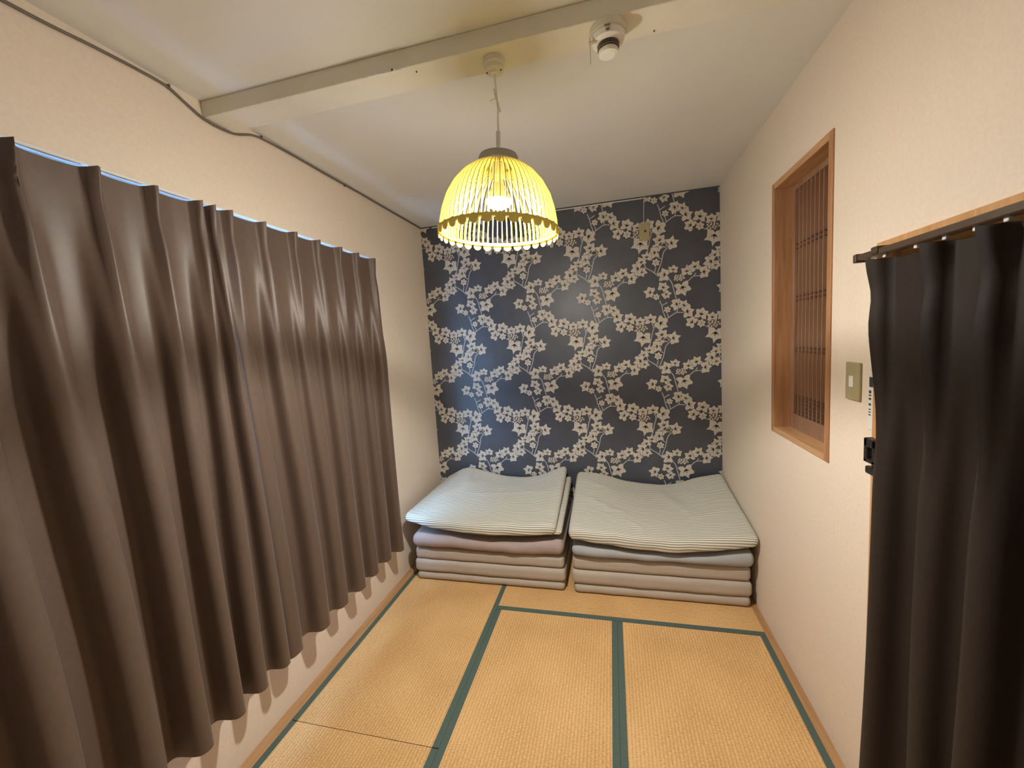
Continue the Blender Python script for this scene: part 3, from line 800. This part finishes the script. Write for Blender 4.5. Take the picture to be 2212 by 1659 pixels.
TILT = Matrix.Translation((0, 0, -0.210)) @ Matrix.Rotation(math.radians(3.6), 4, 'Y')
def lamp_part(name, bm, mat, parent=lamp, smooth=False):
    bm.transform(TILT); return obj(name, bm, mat, parent, smooth)
bm = bmesh.new(); cyl(bm, (0, 0, 0.0), (0, 0, -0.072), 0.0072, seg=20); lamp_part('stem_tube', bm, M['white'], smooth=False)
bm = bmesh.new(); lathe(bm, [(0, -0.070), (0.050, -0.070), (0.060, -0.073), (0.063, -0.080), (0.063, -0.094), (0.060, -0.097), (0, -0.097)], seg=44)
lamp_part('top_cap', bm, M['lampgrey'])
RZ = -0.305                                             # rim height below the tube top
PROF = [(0.050, -0.096), (0.085, -0.107), (0.118, -0.130), (0.145, -0.160), (0.167, -0.198), (0.181, -0.240), (0.188, -0.275), (0.190, RZ)]
rib_me = None
for i in range(64):
    if rib_me is None:
        bm = bmesh.new()
        th = 0.0013
        prev = None
        for k, (r, z) in enumerate(PROF):
            a = PROF[max(k - 1, 0)]; b = PROF[min(k + 1, len(PROF) - 1)]
            tx_, tz_ = b[0] - a[0], b[1] - a[1]; L_ = math.hypot(tx_, tz_)
            nx_, nz_ = tz_ / L_, -tx_ / L_            # points towards the inside of the dome
            ri, zi = r + nx_ * 0.011, z + nz_ * 0.011
            cur = [bm.verts.new((r, -th, z)), bm.verts.new((r, th, z)), bm.verts.new((ri, th, zi)), bm.verts.new((ri, -th, zi))]
            if prev:
                for q in range(4): bm.faces.new((prev[q], prev[(q + 1) % 4], cur[(q + 1) % 4], cur[q]))
            else: bm.faces.new(cur)
            prev = cur
        bm.faces.new(prev)
        o = obj('rib', bm, M['yellow'], lamp); rib_me = o
    else:
        o = rib_me.copy(); C.objects.link(o); o.parent = lamp
    o.matrix_local = TILT @ Matrix.Rotation(2 * PI * i / 64, 4, 'Z')
bm = bmesh.new(); lathe(bm, [(0.1905, RZ + 0.007), (0.1930, RZ + 0.007), (0.1930, RZ - 0.002), (0.1905, RZ - 0.002), (0.1905, RZ + 0.007)], seg=96)
lamp_part('rim_hoop', bm, M['yellow'])
bm = bmesh.new(); lathe(bm, [(0.183, RZ - 0.001), (0.190, RZ - 0.001), (0.190, RZ - 0.004), (0.183, RZ - 0.004), (0.183, RZ - 0.001)], seg=96)
lamp_part('inner_ring', bm, M['yellow'])
dme = None
for i in range(32):
    if dme is None:
        bm = bmesh.new(); cyl(bm, (0.1915, 0, RZ - 0.006), (0.1945, 0, RZ - 0.006), 0.0145, seg=18)
        o = obj('scallop_disc', bm, M['yellow'], lamp); dme = o
    else:
        o = dme.copy(); C.objects.link(o); o.parent = lamp
    o.matrix_local = TILT @ Matrix.Rotation(2 * PI * (i + 0.5) / 32, 4, 'Z')
bm = bmesh.new(); lathe(bm, [(0, -0.096), (0.020, -0.096), (0.020, -0.135), (0.016, -0.142), (0, -0.142)], seg=24)
lamp_part('lamp_holder', bm, M['white'])
bm = bmesh.new(); lathe(bm, [(0.013, -0.142), (0.014, -0.155), (0.024, -0.172), (0.036, -0.190), (0.0415, -0.204), (0.0420, -0.208), (0, -0.208)], seg=32)
bulb = lamp_part('bulb_body', bm, M['white'], smooth=False)
bm = bmesh.new(); lathe(bm, [(0.0420, -0.2085), (0.0415, -0.214), (0.0375, -0.221), (0.028, -0.2275), (0.015, -0.231), (0, -0.232)], seg=32)
lamp_part('bulb_dome', bm, M['bulb'], parent=bulb, smooth=True)

# ================================================================== SMOKE DETECTOR
sd = thing('smoke_detector', 'white round smoke detector on the ceiling beam', 'smoke detector', (0.024, 1.286, 2.374))
bm = bmesh.new(); lathe(bm, [(0, 0), (0.050, 0), (0.051, -0.003), (0.050, -0.020), (0, -0.020)], seg=44)
obj('base', bm, M['cream_plastic'], sd)
bm = bmesh.new(); lathe(bm, [(0, -0.020), (0.047, -0.020), (0.048, -0.026), (0.044, -0.038), (0.032, -0.044), (0, -0.044)], seg=44)
cov = obj('cover', bm, M['white'], sd)
bm = bmesh.new(); lathe(bm, [(0, -0.044), (0.029, -0.044), (0.026, -0.058), (0, -0.058)], seg=32)
lou = obj('sensor_chamber', bm, M['grey_dark'], sd)
for k in range(3):
    z = -0.0465 - 0.004 * k
    bm = bmesh.new(); lathe(bm, [(0.024, z), (0.0305, z), (0.0305, z - 0.0012), (0.024, z - 0.0012), (0.024, z)], seg=36)
    obj('louvre', bm, M['cable'], lou)
bm = bmesh.new(); lathe(bm, [(0, -0.058), (0.026, -0.058), (0.028, -0.062), (0.026, -0.070), (0.018, -0.073), (0, -0.073)], seg=36)
obj('test_button', bm, M['white'], sd)
bm = bmesh.new(); bbox(bm, -0.005, 0.005, -0.0475, -0.0450, -0.036, -0.030, 0.001, 1); obj('indicator', bm, M['cable'], sd)
bm = bmesh.new(); bbox(bm, -0.009, 0.007, -0.052, -0.0480, -0.0265, -0.0235, 0.0005, 1); obj('vent_slot', bm, M['cable'], sd)
bm = bmesh.new(); cyl(bm, (-0.050, -0.02, -0.028), (-0.050, -0.02, -0.098), 0.0017, 0.0013, 8); obj('pull_cord', bm, M['cream_plastic'], sd)
bm = bmesh.new(); bbox(bm, -0.054, -0.030, -0.024, -0.016, -0.044, -0.038, 0.001, 1); obj('cord_arm', bm, M['cream_plastic'], sd)

# ================================================================== CABLES, SWITCH, SMALL FITTINGS
t = thing('wall_cable', 'grey cable clipped along the top of the curtained wall', 'cable', (XL, 1.4, 2.40))
pts = [(-1.390, -0.4, 2.394), (-1.390, 0.3, 2.394), (-1.390, 0.755, 2.396), (-1.390, 0.93, 2.408), (-1.390, 1.045, 2.414), (-1.390, 1.125, 2.413), (-1.390, 1.183, 2.392), (-1.388, 1.246, 2.369), (-1.387, 1.318, 2.367),
       (-1.388, 1.377, 2.378), (-1.390, 1.46, 2.412), (-1.390, 1.55, 2.421), (-1.390, 1.726, 2.424), (-1.390, 1.9, 2.423), (-1.390, 2.2, 2.4255), (-1.390, 2.5, 2.423), (-1.390, 2.972, 2.4245)]
bm = bmesh.new(); tube(bm, [p - Vector(t.location) for p in smooth_path(pts, 6)], 0.0046, 8); obj('cable_run', bm, M['cable'], t, True)
for y, z in ((1.131, 2.418), (1.50, 2.424), (2.05, 2.4245)):
    bm = bmesh.new(); bbox(bm, -0.001 , 0.013, y - 1.4 - 0.003, y - 1.4 + 0.003, z - 2.40 - 0.009, z - 2.40 + 0.004, 0.001, 1); obj('cable_clip', bm, M['cable'], t)

sw = thing('light_switch', 'olive-beige light switch plate beside the doorway', 'light switch', (XR, 1.440, 1.320))
bm = bmesh.new(); bbox(bm, -0.008, 0.0, -0.037, 0.037, -0.058, 0.058, 0.003, 2); obj('cover_plate', bm, M['olive'], sw)
bm = bmesh.new(); bbox(bm, -0.011, -0.006, -0.010, 0.012, -0.018, 0.016, 0.001, 1); obj('rocker', bm, M['white'], sw)

ou = thing('cable_outlet', 'beige cable outlet plate high on the navy wall', 'outlet', (0.250, YB, 2.198))
bm = bmesh.new(); bbox(bm, -0.034, 0.034, -0.010, 0, -0.060, 0.060, 0.003, 2); obj('cover_plate', bm, M['olive'], ou)
bm = bmesh.new(); cyl(bm, (0.006, -0.0115, 0.002), (0.006, -0.009, 0.002), 0.008, seg=14); obj('cable_hole', bm, M['grey_dark'], ou)
oc = thing('outlet_cable', 'thin grey cable from the ceiling down to the beige outlet', 'cable', (0.250, YB, 2.25))
bm = bmesh.new(); tube(bm, smooth_path([(0.004, -0.005, 0.177), (0.001, -0.006, 0.12), (-0.001, -0.006, 0.06), (-0.002, -0.013, 0.0), (-0.002, -0.0135, -0.03)], 4), 0.0032, 8); obj('cable_run', bm, M['stemprint'], oc, True)

rc = thing('remote_control', 'white remote control on the wall beside the door casing', 'remote control', (XR, 1.327, 1.275))
bm = bmesh.new(); bbox(bm, -0.015, 0.0, -0.019, 0.020, -0.085, 0.085, 0.004, 2); obj('body', bm, M['white'], rc)
bm = bmesh.new(); bbox(bm, -0.0158, -0.0145, -0.014, 0.013, 0.040, 0.068, 0.0005, 1); obj('display', bm, M['grey_dark'], rc)
for k, (z, h) in enumerate(((0.026, 0.004), (0.016, 0.002), (0.006, 0.003), (-0.010, 0.003), (-0.024, 0.0015), (-0.032, 0.0015), (-0.040, 0.0015))):
    bm = bmesh.new(); bbox(bm, -0.0160, -0.0145, 0.004, 0.013, z - h, z + h, 0.0004, 1); obj('button', bm, M['grey_dark'], rc)

lh = thing('door_latch', 'black square loop latch on the door casing by the curtain', 'latch', (0.697, 1.281, 1.145))
bm = bmesh.new()
for a in ((-0.021, 0, -0.030, 0.021, 0.010, 0.034), (-0.021, 0, -0.030, 0.021, -0.034, -0.022), (-0.021, 0, 0.005, 0.021, -0.034, 0.034), (-0.021, 0, -0.030, -0.016, -0.034, 0.034)):
    bbox(bm, *a, bevel=0.003, seg=2)
obj('loop', bm, M['black'], lh)
bm = bmesh.new()
for z0, z1, w0, w1 in ((-0.056, -0.044, 0.022, 0.012),):
    bbox(bm, -0.020, 0, -0.030, 0.016, z0 - 0.010, z1, 0.005, 2)
obj('catch', bm, M['black'], lh)
